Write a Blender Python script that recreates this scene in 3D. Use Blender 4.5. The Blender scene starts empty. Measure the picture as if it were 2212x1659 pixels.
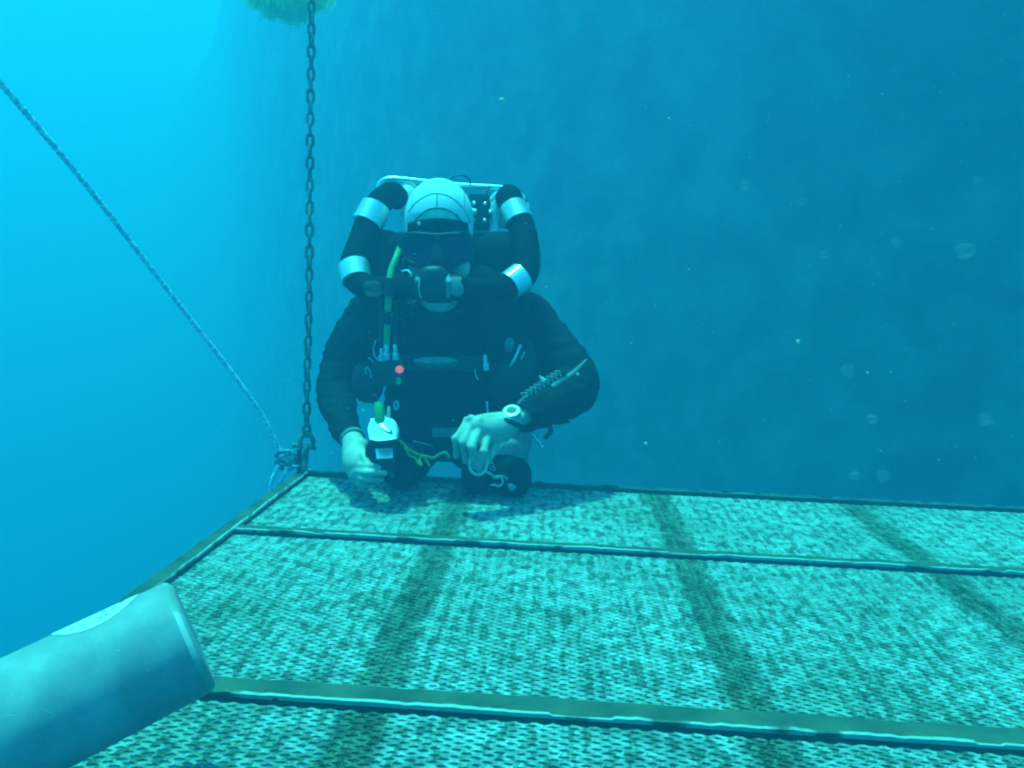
import bpy, bmesh, math, random
from mathutils import Vector, Matrix, noise
random.seed(7)
C = bpy.context.scene.collection
PI = math.pi

# ------------------------------------------------------------------ camera
H_CAM = 0.52
PITCH, YAW, ROLL = -0.131, -0.0531, 0.0378
F = 1700.0                                   # focal length in pixels of a 2212 wide picture
cp, sp, cy_, sy_ = math.cos(PITCH), math.sin(PITCH), math.cos(YAW), math.sin(YAW)
fw = Vector((sy_*cp, cy_*cp, sp)); r0 = Vector((cy_, -sy_, 0)); u0 = r0.cross(fw)
RT = math.cos(ROLL)*r0 + math.sin(ROLL)*u0
UP = -math.sin(ROLL)*r0 + math.cos(ROLL)*u0
CAM = Vector((0, 0, H_CAM))
cam = bpy.data.cameras.new('camera'); camo = bpy.data.objects.new('camera', cam); C.objects.link(camo)
camo.matrix_world = Matrix(((RT.x, UP.x, -fw.x, CAM.x), (RT.y, UP.y, -fw.y, CAM.y), (RT.z, UP.z, -fw.z, CAM.z), (0, 0, 0, 1)))
cam.sensor_width = 36; cam.lens = 36*F/2212; cam.clip_start = 0.02; cam.clip_end = 500
bpy.context.scene.camera = camo

def at(px, py, d):
    """world point seen at (px, py) of the 2212x1659 photograph at depth d metres"""
    return CAM + fw*d + RT*((px-1106)*d/F) + UP*((829.5-py)*d/F)
def m_(r, d): return r*d/F                   # pixels -> metres at that depth

# ------------------------------------------------------------------ light
sc = bpy.context.scene
LDIR = Vector((0.19, -0.10, -0.97)).normalized()      # the way the sunlight travels
w = bpy.data.worlds.new('World'); sc.world = w; w.use_nodes = True
nt = w.node_tree; nt.nodes.clear()
sky = nt.nodes.new('ShaderNodeTexSky'); sky.sky_type = 'NISHITA'; sky.sun_disc = False
sky.sun_elevation = math.asin(-LDIR.z); sky.sun_rotation = math.atan2(-LDIR.x, -LDIR.y)
bg = nt.nodes.new('ShaderNodeBackground'); bg.inputs[1].default_value = 0.10
ow = nt.nodes.new('ShaderNodeOutputWorld')
nt.links.new(sky.outputs[0], bg.inputs[0]); nt.links.new(bg.outputs[0], ow.inputs[0])
sun = bpy.data.lights.new('sun', 'SUN'); sun.energy = 5.0; sun.angle = math.radians(3.0)
sun.color = (0.30, 0.90, 0.84)                 # daylight after metres of sea water
suno = bpy.data.objects.new('sun', sun); C.objects.link(suno)
suno.rotation_euler = LDIR.to_track_quat('-Z', 'Y').to_euler()
sc.view_settings.view_transform = 'Standard'; sc.view_settings.look = 'None'
sc.view_settings.gamma = 1; sc.view_settings.use_curve_mapping = False
sc.view_settings.exposure = 1.7
sc.render.engine = 'CYCLES'
sc.cycles.volume_bounces = 4; sc.cycles.max_bounces = 6; sc.cycles.transparent_max_bounces = 12
sc.cycles.use_denoising = True; sc.cycles.filter_width = 2.1

# ------------------------------------------------------------------ materials
def mat(name, col, rough=0.6, metal=0.0, col2=None, scale=30.0, bump=0.0, detail=4.0, spec=0.4, pos=False,
        stretch=None, lo=0.4, hi=0.6, emit=0.0, alpha=1.0):
    m = bpy.data.materials.new(name); m.use_nodes = True
    n = m.node_tree.nodes; l = m.node_tree.links; b = n['Principled BSDF']
    b.inputs['Base Color'].default_value = (*col, 1); b.inputs['Roughness'].default_value = rough
    b.inputs['Metallic'].default_value = metal; b.inputs['Specular IOR Level'].default_value = spec
    if emit: b.inputs['Emission Color'].default_value = (*col, 1); b.inputs['Emission Strength'].default_value = emit
    b.inputs['Alpha'].default_value = alpha
    if col2 is not None or bump:
        if pos:
            g = n.new('ShaderNodeNewGeometry'); src = g.outputs['Position']
        else:
            g = n.new('ShaderNodeTexCoord'); src = g.outputs['Object']
        if stretch:
            mp = n.new('ShaderNodeMapping'); mp.inputs['Scale'].default_value = stretch
            l.new(src, mp.inputs[0]); src = mp.outputs[0]
        t = n.new('ShaderNodeTexNoise'); t.inputs['Scale'].default_value = scale; t.inputs['Detail'].default_value = detail
        l.new(src, t.inputs['Vector'])
        if col2 is not None:
            r = n.new('ShaderNodeValToRGB'); r.color_ramp.elements[0].position = lo; r.color_ramp.elements[1].position = hi
            r.color_ramp.elements[0].color = (*col, 1); r.color_ramp.elements[1].color = (*col2, 1)
            l.new(t.outputs[0], r.inputs[0]); l.new(r.outputs[0], b.inputs['Base Color'])
        if bump:
            bp = n.new('ShaderNodeBump'); bp.inputs['Strength'].default_value = bump; bp.inputs['Distance'].default_value = 0.002
            t2 = n.new('ShaderNodeTexNoise'); t2.inputs['Scale'].default_value = scale*3; t2.inputs['Detail'].default_value = 3
            l.new(src, t2.inputs['Vector']); l.new(t2.outputs[0], bp.inputs['Height']); l.new(bp.outputs[0], b.inputs['Normal'])
    return m

M = {}
M['suit'] = mat('black_neoprene', (0.006, 0.007, 0.009), 0.8, col2=(0.014, 0.015, 0.018), scale=14, bump=0.6, spec=0.10)
M['rubber'] = mat('black_rubber', (0.012, 0.012, 0.014), 0.5, col2=(0.02, 0.021, 0.023), scale=30, bump=0.2, spec=0.35)
M['sleeve'] = mat('black_hose_sleeve', (0.006, 0.007, 0.008), 0.85, col2=(0.012, 0.013, 0.015), scale=20, bump=0.6, spec=0.06)
M['skin'] = mat('skin', (0.50, 0.40, 0.33), 0.55, col2=(0.62, 0.50, 0.42), scale=25, bump=0.5, spec=0.35)
M['hood'] = mat('white_hood', (0.78, 0.80, 0.80), 0.7, col2=(0.70, 0.73, 0.73), scale=12, bump=0.25, spec=0.2)
M['lining'] = mat('hood_lining', (0.60, 0.66, 0.50), 0.85, col2=(0.74, 0.78, 0.62), scale=60, bump=0.4, spec=0.1)
M['seam'] = mat('dark_seam', (0.08, 0.12, 0.12), 0.8, col2=(0.12, 0.16, 0.16), scale=40)
M['chrome'] = mat('polished_steel', (0.85, 0.87, 0.87), 0.30, 0.75, col2=(0.75, 0.77, 0.77), scale=9)
M['steel'] = mat('dull_steel', (0.42, 0.45, 0.45), 0.35, 0.8, col2=(0.55, 0.57, 0.57), scale=60)
M['white'] = mat('white_plastic', (0.80, 0.82, 0.82), 0.4, col2=(0.72, 0.75, 0.75), scale=20)
M['green'] = mat('green_hose', (0.04, 0.27, 0.08), 0.5, col2=(0.06, 0.34, 0.10), scale=30)
M['red'] = mat('red_button', (0.90, 0.12, 0.14), 0.5, emit=0.28)  # slight emission added so the fluorescent red shows in blue-green water
M['glass'] = mat('mask_glass', (0.05, 0.006, 0.020), 0.3, col2=(0.17, 0.010, 0.045), scale=14, spec=0.2)  # purple reflection painted into the lens colour
M['tint'] = mat('grey_fabric', (0.16, 0.19, 0.19), 0.8, col2=(0.21, 0.24, 0.23), scale=70, spec=0.1)
M['tank'] = mat('bare_aluminium', (0.28, 0.27, 0.28), 0.6, 0.0, col2=(0.39, 0.37, 0.38), scale=26, bump=0.35, lo=0.40, hi=0.70, detail=12, stretch=(1, 1, 0.5))
M['worn'] = mat('worn_rim', (0.27, 0.28, 0.26), 0.55, 0.0, col2=(0.62, 0.58, 0.54), scale=22, detail=10, lo=0.44, hi=0.60)
M['label'] = mat('white_label', (0.95, 0.96, 0.95), 0.6, col2=(0.9, 0.92, 0.92), scale=20)
M['ink'] = mat('faded_ink', (0.10, 0.45, 0.50), 0.7, col2=(0.16, 0.5, 0.55), scale=60)
M['cord'] = mat('pale_cord', (0.42, 0.46, 0.40), 0.85, col2=(0.52, 0.55, 0.5), scale=200)
M['bungee'] = mat('yellow_green_lanyard', (0.12, 0.20, 0.06), 0.8, col2=(0.19, 0.27, 0.09), scale=150)
M['rope'] = mat('blue_white_rope', (0.36, 0.56, 0.76), 0.8, col2=(0.88, 0.92, 0.92), scale=90, lo=0.45, hi=0.55)
M['rope_dark'] = mat('darker_rope', (0.10, 0.18, 0.26), 0.85, col2=(0.30, 0.40, 0.46), scale=90, lo=0.45, hi=0.55)  # darker copy of the rope colour, for the knot and turn
M['chain'] = mat('rusty_chain', (0.07, 0.10, 0.09), 0.8, col2=(0.20, 0.22, 0.17), scale=60, bump=0.8, pos=True)
M['frame'] = mat('weathered_steel_frame', (0.045, 0.070, 0.055), 0.85, col2=(0.105, 0.115, 0.080), scale=14, bump=0.9, pos=True, detail=8, lo=0.35, hi=0.65, spec=0.25)
M['lip'] = mat('bare_worn_lip', (0.36, 0.40, 0.35), 0.6, 0.0, col2=(0.07, 0.09, 0.065), scale=16, bump=0.6, pos=True, detail=6, lo=0.5, hi=0.62)
M['support'] = mat('algae_support_bar', (0.05, 0.065, 0.035), 0.9, col2=(0.10, 0.10, 0.05), scale=40, bump=1, pos=True)
M['reef'] = mat('reef_rock', (0.010, 0.018, 0.018), 0.95, col2=(0.125, 0.17, 0.14), scale=3.2, bump=0.0, pos=True, detail=14, lo=0.38, hi=0.74)
M['weed'] = mat('pale_green_growth', (0.70, 0.85, 0.40), 0.9, col2=(0.85, 0.92, 0.6), scale=9, pos=True)
M['speck'] = mat('speck', (0.75, 0.62, 0.52), 0.9, alpha=0.65)
M['speck_soft'] = mat('soft_speck', (0.75, 0.62, 0.55), 0.9, alpha=0.05)

_n = M['weed'].node_tree.nodes; _l = M['weed'].node_tree.links
_t = _n.new('ShaderNodeBsdfTranslucent'); _t.inputs[0].default_value = (0.80, 0.92, 0.50, 1); _x = _n.new('ShaderNodeMixShader'); _x.inputs[0].default_value = 0.55
_l.new(_n['Principled BSDF'].outputs[0], _x.inputs[1]); _l.new(_t.outputs[0], _x.inputs[2]); _l.new(_x.outputs[0], _n['Material Output'].inputs[0])
# grating: bright worn strands, with darker grown-over patches along the panel, plus painted caustic mottling
def grating_mat():
    m = bpy.data.materials.new('galvanised_mesh'); m.use_nodes = True
    n = m.node_tree.nodes; l = m.node_tree.links; b = n['Principled BSDF']
    g = n.new('ShaderNodeNewGeometry')
    def nz(scale, st, det=3.0):
        mp = n.new('ShaderNodeMapping'); mp.inputs['Scale'].default_value = st; l.new(g.outputs['Position'], mp.inputs[0])
        t = n.new('ShaderNodeTexNoise'); t.inputs['Scale'].default_value = scale; t.inputs['Detail'].default_value = det
        l.new(mp.outputs[0], t.inputs['Vector']); return t.outputs[0]
    def ramp(src, a, bb, c0, c1):
        r = n.new('ShaderNodeValToRGB'); e = r.color_ramp.elements
        e[0].position = a; e[1].position = bb; e[0].color = (*c0, 1); e[1].color = (*c1, 1); l.new(src, r.inputs[0]); return r.outputs[0]
    def mix(f, a, bb, mode='MIX'):
        x = n.new('ShaderNodeMix'); x.data_type = 'RGBA'; x.blend_type = mode
        if isinstance(f, float): x.inputs[0].default_value = f
        else: l.new(f, x.inputs[0])
        for s, v in ((x.inputs[6], a), (x.inputs[7], bb)):
            if isinstance(v, tuple): s.default_value = (*v, 1)
            else: l.new(v, s)
        return x.outputs[2]
    base = ramp(nz(48, (0.8, 1.3, 1)), 0.34, 0.62, (0.21, 0.26, 0.22), (0.47, 0.53, 0.49))
    tc = n.new('ShaderNodeTexCoord'); so = n.new('ShaderNodeSeparateXYZ'); l.new(tc.outputs['Object'], so.inputs[0])
    w_ = n.new('ShaderNodeMath'); w_.operation = 'MULTIPLY'; w_.inputs[1].default_value = 2*PI/0.0243; l.new(so.outputs[0], w_.inputs[0])
    w2 = n.new('ShaderNodeMath'); w2.operation = 'SINE'; l.new(w_.outputs[0], w2.inputs[0])
    w3 = n.new('ShaderNodeMath'); w3.operation = 'MULTIPLY_ADD'; l.new(w2.outputs[0], w3.inputs[0]); w3.inputs[1].default_value = 0.055; l.new(nz(62, (1.3, 0.65, 1), 3.0), w3.inputs[2])
    patch = ramp(w3.outputs[0], 0.49, 0.61, (1, 1, 1), (0.36, 0.43, 0.36))
    caustic_mottle = ramp(nz(3.2, (1, 1, 1), 4), 0.42, 0.70, (1, 1, 1), (0.66, 0.72, 0.62))  # large-scale caustic light and dark put into the base colour
    rust = ramp(nz(18, (1, 1, 1), 5), 0.66, 0.74, (0, 0, 0), (1, 1, 1))
    sep = n.new('ShaderNodeSeparateXYZ'); l.new(g.outputs['Position'], sep.inputs[0])
    def mth(op, a, b=None):
        q = n.new('ShaderNodeMath'); q.operation = op
        for k, v in ((0, a), (1, b)):
            if v is None: continue
            if isinstance(v, float): q.inputs[k].default_value = v
            else: l.new(v, q.inputs[k])
        return q.outputs[0]
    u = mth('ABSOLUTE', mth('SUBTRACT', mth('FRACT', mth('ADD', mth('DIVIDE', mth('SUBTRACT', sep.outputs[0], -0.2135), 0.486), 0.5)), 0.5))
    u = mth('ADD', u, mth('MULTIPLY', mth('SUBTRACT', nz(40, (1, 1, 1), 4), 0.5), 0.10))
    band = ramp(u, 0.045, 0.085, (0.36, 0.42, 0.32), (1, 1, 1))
    c = mix(1.0, base, patch, 'MULTIPLY'); c = mix(1.0, c, band, 'MULTIPLY'); c = mix(1.0, c, caustic_mottle, 'MULTIPLY'); c = mix(rust, c, (0.28, 0.26, 0.12))
    l.new(c, b.inputs['Base Color']); b.inputs['Roughness'].default_value = 0.6; b.inputs['Specular IOR Level'].default_value = 0.3
    return m
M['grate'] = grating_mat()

# ------------------------------------------------------------------ mesh helpers
class MB:
    def __init__(s): s.v = []; s.f = []; s.mi = []; s.cur = 0
    def add(s, vs, fs):
        o = len(s.v); s.v += [tuple(v) for v in vs]; s.f += [tuple(i+o for i in f) for f in fs]; s.mi += [s.cur]*len(fs)
    def build(s, name, mats, parent=None, smooth=True, loc=None):
        me = bpy.data.meshes.new(name)
        vs = s.v
        if loc is not None: vs = [(v[0]-loc[0], v[1]-loc[1], v[2]-loc[2]) for v in s.v]
        me.from_pydata(vs, [], s.f)
        if not isinstance(mats, (list, tuple)): mats = [mats]
        for m in mats: me.materials.append(m)
        if len(mats) > 1: me.polygons.foreach_set('material_index', s.mi)
        if smooth: me.polygons.foreach_set('use_smooth', [True]*len(s.f))
        me.update()
        o = bpy.data.objects.new(name, me); C.objects.link(o)
        if smooth:
            try: me.set_sharp_from_angle(angle=math.radians(42))
            except Exception: pass
        if loc is not None and parent is None: o.location = loc
        if parent is not None:
            o.parent = parent
            pw = world_of(parent)
            o.matrix_parent_inverse = Matrix.Identity(4)
            me.transform(pw.inverted()); 
        return o
def world_of(o):
    m = o.matrix_basis.copy()
    while o.parent: o = o.parent; m = o.matrix_basis @ m
    return m
def thing(name, label, cat, loc, group=None):
    o = bpy.data.objects.new(name, None); C.objects.link(o); o.location = loc; o.empty_display_size = 0.05
    o['label'] = label; o['category'] = cat
    if group: o['group'] = group
    return o
def tag(o, label, cat, group=None):
    o['label'] = label; o['category'] = cat
    if group: o['group'] = group
    return o

def catmull(pts, n):
    """pts: list of equal-length tuples; returns smoothly resampled list"""
    if len(pts) < 3:
        a, b = pts[0], pts[-1]
        return [tuple(a[k]+(b[k]-a[k])*i/n for k in range(len(a))) for i in range(n+1)]
    P = [tuple(2*a-b for a, b in zip(pts[0], pts[1]))] + list(pts) + [tuple(2*a-b for a, b in zip(pts[-1], pts[-2]))]
    out = []
    for i in range(1, len(P)-2):
        p0, p1, p2, p3 = P[i-1:i+3]
        for j in range(n):
            t = j/n
            out.append(tuple(0.5*((2*b)+(-a+c)*t+(2*a-5*b+4*c-d)*t*t+(-a+3*b-3*c+d)*t**3) for a, b, c, d in zip(p0, p1, p2, p3)))
    out.append(pts[-1]); return out

def tube(mb, pts, seg=12, rings=6, closed=False, caps=True, flat=1.0):
    """pts: (Vector, radius); smooth path"""
    if closed:
        rows = [(*p, r) for p, r in pts]; rows = catmull(rows[-2:]+rows+rows[:2], rings)[2*rings-rings:]; rows = rows[:len(pts)*rings]
    else: rows = catmull([(*p, r) for p, r in pts], rings)
    P = [Vector(r[:3]) for r in rows]; R = [max(r[3], 1e-4) for r in rows]; n = len(P)
    vs = []; nrm = None
    for i in range(n):
        if closed: t = (P[(i+1) % n]-P[i-1]).normalized()
        else: t = (P[min(i+1, n-1)]-P[max(i-1, 0)]).normalized()
        if nrm is None: nrm = t.orthogonal().normalized()
        nrm = (nrm - t*nrm.dot(t)).normalized(); bn = t.cross(nrm)
        for k in range(seg):
            a = 2*PI*k/seg; vs.append(P[i]+nrm*(R[i]*math.cos(a))+bn*(R[i]*flat*math.sin(a)))
    fs = []
    for i in range(n if closed else n-1):
        j = (i+1) % n
        for k in range(seg):
            k2 = (k+1) % seg; fs.append((i*seg+k, i*seg+k2, j*seg+k2, j*seg+k))
    if not closed and caps:
        vs += [P[0], P[-1]]; a, b = n*seg, n*seg+1
        for k in range(seg):
            k2 = (k+1) % seg; fs.append((a, k2, k)); fs.append((b, (n-1)*seg+k, (n-1)*seg+k2))
    mb.add(vs, fs)

def lathe(mb, base, axis, prof, seg=24, xdir=None, sx=1.0, sy=1.0):
    """prof: (distance along axis, radius)"""
    a = Vector(axis).normalized(); x = (Vector(xdir) - a*a.dot(Vector(xdir))).normalized() if xdir is not None else a.orthogonal().normalized(); y = a.cross(x)
    vs = []; n = len(prof)
    for h, r in prof:
        for k in range(seg):
            t = 2*PI*k/seg; vs.append(Vector(base)+a*h+x*(sx*r*math.cos(t))+y*(sy*r*math.sin(t)))
    fs = []
    for i in range(n-1):
        for k in range(seg):
            k2 = (k+1) % seg; fs.append((i*seg+k, i*seg+k2, (i+1)*seg+k2, (i+1)*seg+k))
    fs.append(tuple(reversed(range(seg)))); fs.append(tuple(range((n-1)*seg, n*seg)))
    mb.add(vs, fs)

def box(mb, c, x, y, z, bev=0.0):
    """x, y, z: half-extent vectors"""
    c = Vector(c); x = Vector(x); y = Vector(y); z = Vector(z)
    bm = bmesh.new(); bmesh.ops.create_cube(bm, size=2.0)
    mt = Matrix(((x.x, y.x, z.x, c.x), (x.y, y.y, z.y, c.y), (x.z, y.z, z.z, c.z), (0, 0, 0, 1)))
    bm.transform(mt)
    if mt.determinant() < 0: bmesh.ops.reverse_faces(bm, faces=bm.faces)
    if bev: bmesh.ops.bevel(bm, geom=list(bm.edges), offset=bev, segments=2, affect='EDGES', profile=0.6)
    bm.verts.index_update()
    mb.add([v.co.copy() for v in bm.verts], [tuple(v.index for v in f.verts) for f in bm.faces]); bm.free()

def ell(mb, c, rx, ry, rz, X=None, Y=None, Z=None, u=20, v=12, e=1.0):
    """ellipsoid; default axes: camera right / up / forward"""
    X = RT if X is None else X; Y = UP if Y is None else Y; Z = fw if Z is None else Z
    c = Vector(c); vs = []
    def s(t): return math.copysign(abs(t)**e, t)
    for i in range(1, v):
        ph = -PI/2+PI*i/v
        for k in range(u):
            th = 2*PI*k/u
            vs.append(c+X*(rx*s(math.cos(ph))*s(math.cos(th)))+Z*(rz*s(math.cos(ph))*s(math.sin(th)))+Y*(ry*s(math.sin(ph))))
    vs += [c-Y*ry, c+Y*ry]; a, b = len(vs)-2, len(vs)-1; fs = []
    for i in range(v-2):
        for k in range(u):
            k2 = (k+1) % u; fs.append((i*u+k, (i+1)*u+k, (i+1)*u+k2, i*u+k2))
    for k in range(u):
        k2 = (k+1) % u; fs.append((a, k, k2)); fs.append((b, (v-2)*u+k2, (v-2)*u+k))
    mb.add(vs, fs)

def capsule(mb, chain, seg=16, rings=5):
    """rounded tapering limb through (point, radius)"""
    tube(mb, chain, seg, rings)
    for p, r in (chain[0], chain[-1]): ell(mb, p, r, r, r, u=seg, v=10)

def remesh(name, mb, mats, parent, voxel, smooth_it=4, pick=None):
    """fuse overlapping closed shells into one continuous skin"""
    me = bpy.data.meshes.new('t'); me.from_pydata([tuple(v) for v in mb.v], [], mb.f); me.update()
    bm = bmesh.new(); bm.from_mesh(me); bmesh.ops.recalc_face_normals(bm, faces=bm.faces); bm.to_mesh(me); bm.free()
    o = bpy.data.objects.new('t', me); C.objects.link(o)
    md = o.modifiers.new('r', 'REMESH'); md.mode = 'VOXEL'; md.voxel_size = voxel; md.adaptivity = 0
    if smooth_it: ms = o.modifiers.new('s', 'SMOOTH'); ms.factor = 0.5; ms.iterations = smooth_it
    dg = bpy.context.evaluated_depsgraph_get(); dg.update()
    res = bpy.data.meshes.new_from_object(o.evaluated_get(dg)); res.name = name
    bpy.data.objects.remove(o)
    res.materials.clear()
    for m in (mats if isinstance(mats, (list, tuple)) else [mats]): res.materials.append(m)
    res.polygons.foreach_set('use_smooth', [True]*len(res.polygons))
    if pick:
        for p in res.polygons: p.material_index = pick(p.center)
    ob = bpy.data.objects.new(name, res); C.objects.link(ob); ob.parent = parent
    res.transform(world_of(parent).inverted())
    return ob

# ------------------------------------------------------------------ sea water (the haze) and the reef behind
mb = MB(); box(mb, (0, 8, -8), (34, 0, 0), (0, 36, 0), (0, 0, 16.5))
hz = mb.build('haze', [], smooth=False); hz['kind'] = 'stuff'
hm = bpy.data.materials.new('sea_water'); hm.use_nodes = True
n = hm.node_tree.nodes; n.clear(); o_ = n.new('ShaderNodeOutputMaterial'); pv = n.new('ShaderNodeVolumePrincipled')
hm.node_tree.links.new(pv.outputs[0], o_.inputs['Volume'])
pv.inputs['Density'].default_value = 0.5
pv.inputs['Color'].default_value = (0.028, 0.114, 0.192, 1)
pv.inputs['Absorption Color'].default_value = (0.20, 0.78, 0.84, 1)
pv.inputs['Anisotropy'].default_value = 0.15
hz.data.materials.append(hm)

def reef():
    # a long rock face: its near part stands right behind the diver's side, its left end runs off into the distance
    path = [(-20, 40), (-11, 25), (-6.9, 17), (-4.1, 11.8), (-1.6, 7.9), (0.4, 6.1), (2.6, 5.2), (5, 5.0), (9, 5.6), (16, 8), (26, 12)]
    P = catmull(path, 16); vs = []; fs = []; NV = 90
    for i, (x, y) in enumerate(P):
        for j in range(NV+1):
            z = -11 + 18.5*j/NV
            lean = 0.015*(z-0.5)
            p = Vector((x*0.35, y*0.35, z*0.45))
            d = 0.30*noise.fractal(p, 1.0, 2.1, 3) + 0.06*noise.fractal(p*6, 0.8, 2.1, 4)
            t1 = min(max((z-1.85-0.30*noise.noise(Vector((x*0.6, 3, 0)))-0.2*max(0, 2-x))/0.50, 0), 1)*min(max((x-0.6)/1.2, 0), 1)
            vs.append((x, y - lean*1.0 + d*1.0 - 1.4*t1*t1*(3-2*t1), z))
    for i in range(len(P)-1):
        for j in range(NV):
            a = i*(NV+1)+j; fs.append((a, a+NV+1, a+NV+2, a+1))
    m2 = MB(); m2.add(vs, fs); o = m2.build('reef_wall', M['reef']); o['kind'] = 'structure'
    return o
reef()

# weed-covered buoy hanging at the top of the chain
def buoy():
    c = at(612, -62, 3.3); t = thing('mooring_buoy', 'pale green weed-covered float hanging in the water at the top behind the chain', 'buoy', c)
    mb = MB(); ell(mb, c, m_(80, 3.3), m_(40, 3.3), m_(60, 3.3), u=64, v=40)
    vs = []
    for v in mb.v:
        d = Vector(v)-c; k = 1+0.16*noise.fractal(Vector(v)*6, 0.8, 2, 4); vs.append(tuple(c+d*k))
    mb.v = vs; mb.build('float_body', M['weed'], t)
    mb = MB(); rnd = random.Random(3)
    for i in range(5200):
        a = rnd.uniform(0, 2*PI); ph = rnd.uniform(-1.5, 0.3)
        d = Vector((math.cos(ph)*math.cos(a), math.cos(ph)*math.sin(a), math.sin(ph)))
        k = rnd.uniform(0.55, 1.0)*(1+0.25*noise.noise(d*3)); p = c + Vector((d.x*m_(118, 3.3), d.y*m_(90, 3.3), d.z*m_(86, 3.3)))*k
        L = rnd.uniform(0.015, 0.05); q = p + Vector((rnd.uniform(-.4, .4)*L, rnd.uniform(-.4, .4)*L, -L)); s = rnd.uniform(0.003, 0.007)
        mb.add([p-RT*s, p+RT*s, q], [(0, 1, 2)])
    f = mb.build('weed_fringe', M['weed'], t, smooth=False); f['kind'] = 'stuff'
buoy()

# ------------------------------------------------------------------ the hanging platform
X0, XS, DX = -0.648, -0.2135, 0.486
YS = [0.36, 0.894, 1.506, 1.993]
XE = XS+3*DX
plat = thing('hanging_platform', 'steel mesh platform hung on chains, with worn cross bars, under the kneeling diver', 'platform', (X0, 0.3, -0.05))

def rough_bar(mb, a, b, wdt, hgt, n=60, jit=0.0012, lipmb=None, lipside=None):
    """flat bar from a to b (top faces at a.z), slightly uneven; optional worn lip along one side"""
    a = Vector(a); b = Vector(b); d = (b-a).normalized(); s = Vector((d.y, -d.x, 0))
    vs = []
    for i in range(n+1):
        p = a.lerp(b, i/n); j1 = noise.noise(p*18)*jit*2; j2 = noise.noise(p*23+Vector((5, 5, 5)))*jit*2
        for (o, z) in ((-wdt/2+j1, 0), (-wdt/2+j1, -hgt), (wdt/2+j2, -hgt), (wdt/2+j2, 0)):
            vs.append(p+s*o+Vector((0, 0, z+(noise.noise(p*30+s*o*40)*jit if z == 0 else 0))))
    fs = []
    for i in range(n):
        for k in range(4): k2 = (k+1) % 4; fs.append((i*4+k, i*4+k2, (i+1)*4+k2, (i+1)*4+k))
    fs.append((3, 2, 1, 0)); fs.append((n*4, n*4+1, n*4+2, n*4+3)); mb.add(vs, fs)
    if lipmb is not None:
        vs = []
        for i in range(n*3+1):
            p = a.lerp(b, i/(n*3)); h = 0.0035+0.0022*noise.noise(p*22)+0.0016*noise.noise(p*71); wd = 0.0030+0.0018*noise.noise(p*15+Vector((9, 0, 0)))
            if noise.noise(p*9+Vector((0, 0, 7))) > 0.34: h = 0.0006
            e = s*(lipside*(wdt/2+0.0006))
            for (o, z) in ((0.0012, h*0.7), (0.0012, -0.003), (-wd, -0.003), (-wd, h)):
                vs.append(p+e+s*(lipside*o)+Vector((0, 0, z)))
        fs = []
        for i in range(n*3):
            for k in range(4): k2 = (k+1) % 4; fs.append((i*4+k, i*4+k2, (i+1)*4+k2, (i+1)*4+k))
        lipmb.add(vs, fs)

# frame rails and cross bars
RW = 0.032
mbr = MB(); lip = MB(); rough_bar(mbr, (X0, 0.25, 0), (X0, YS[3]+0.016, 0), 0.030, 0.045, 120, 0.0014, lip, 1)
rl = mbr.build('side_rail', M['frame'], plat, smooth=False); lip.build('worn_lip', M['lip'], rl, smooth=False)
for i, (y, wd) in enumerate(((YS[1], 0.041), (YS[2], 0.030))):
    mbr = MB(); lip = MB(); rough_bar(mbr, (X0+0.017, y+wd/2, 0.0), (XE, y+wd/2, 0.0), wd, 0.012, 140, 0.0016, lip, 1)
    rl = mbr.build('cross_bar', M['frame'], plat, smooth=False); lip.build('worn_lip', M['lip'], rl, smooth=False)
mbr = MB(); lip = MB(); rough_bar(mbr, (X0+0.017, YS[3], 0), (XE, YS[3], 0), 0.014, 0.04, 140, 0.0012, lip, -1)
rl = mbr.build('end_rail', M['frame'], plat, smooth=False); lip.build('worn_lip', M['lip'], rl, smooth=False)
mbr = MB(); rough_bar(mbr, (XE+0.017, 0.25, 0), (XE+0.017, YS[3]+0.016, 0), 0.030, 0.045, 60)
mbr.build('side_rail', M['frame'], plat, smooth=False)
# supports under the mesh
for i in range(3):
    mbr = MB(); x = XS+i*DX; rough_bar(mbr, (x, 0.27, -0.0170), (x, YS[3]-0.01, -0.0170), 0.050, 0.03, 60)
    mbr.build('support_bar', M['support'], plat, smooth=False)

LW, SW = 0.0243, 0.0130
def grate_mesh(wd, dp, seed):
    """expanded metal: stacked zigzag ribbons, twisted to catch the light, touching at their bends"""
    rnd = random.Random(seed); mb = MB(); rows = int(dp/(SW/2)); per = 4; ns = int(wd/(LW/2)*per); rowamp = 1.0
    for j in range(rows):
        y0 = (j+0.5)*SW/2; sg = 1 if j % 2 else -1; vs = []
        for i in range(ns+1):
            x = wd*i/ns; ph = i/per; rowamp = 1+0.16*noise.noise(Vector((x*60, y0*90, seed)))
            tri = 1-2*abs((ph % 2)-1); tri = max(-0.8, min(0.8, tri*1.15))
            tri = tri*sg*rowamp
            yy = y0+tri*SW*0.21+rnd.uniform(-.0004, .0004); yy = min(max(yy, 0.002), dp-0.002)
            hw = 0.0012+rnd.uniform(-.0003, .0004); tz = 0.0009+rnd.uniform(-.0003, .0004)
            zc = rnd.uniform(-.0003, .0003)+0.0005*noise.noise(Vector((x*16, y0*16, seed+3)))
            # tilt: far side up
            for (a, b) in ((-1, 1), (1, 1), (1, -1), (-1, -1)):
                vs.append((x, yy+a*hw, zc+a*tz+b*0.0009))
        fs = []
        for i in range(ns):
            for k in range(4): k2 = (k+1) % 4; fs.append((i*4+k, i*4+k2, (i+1)*4+k2, (i+1)*4+k))
        mb.add(vs, fs)
    me = bpy.data.meshes.new('grating_panel'); me.from_pydata(mb.v, [], mb.f); me.materials.append(M['grate']); me.update(); return me
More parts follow.
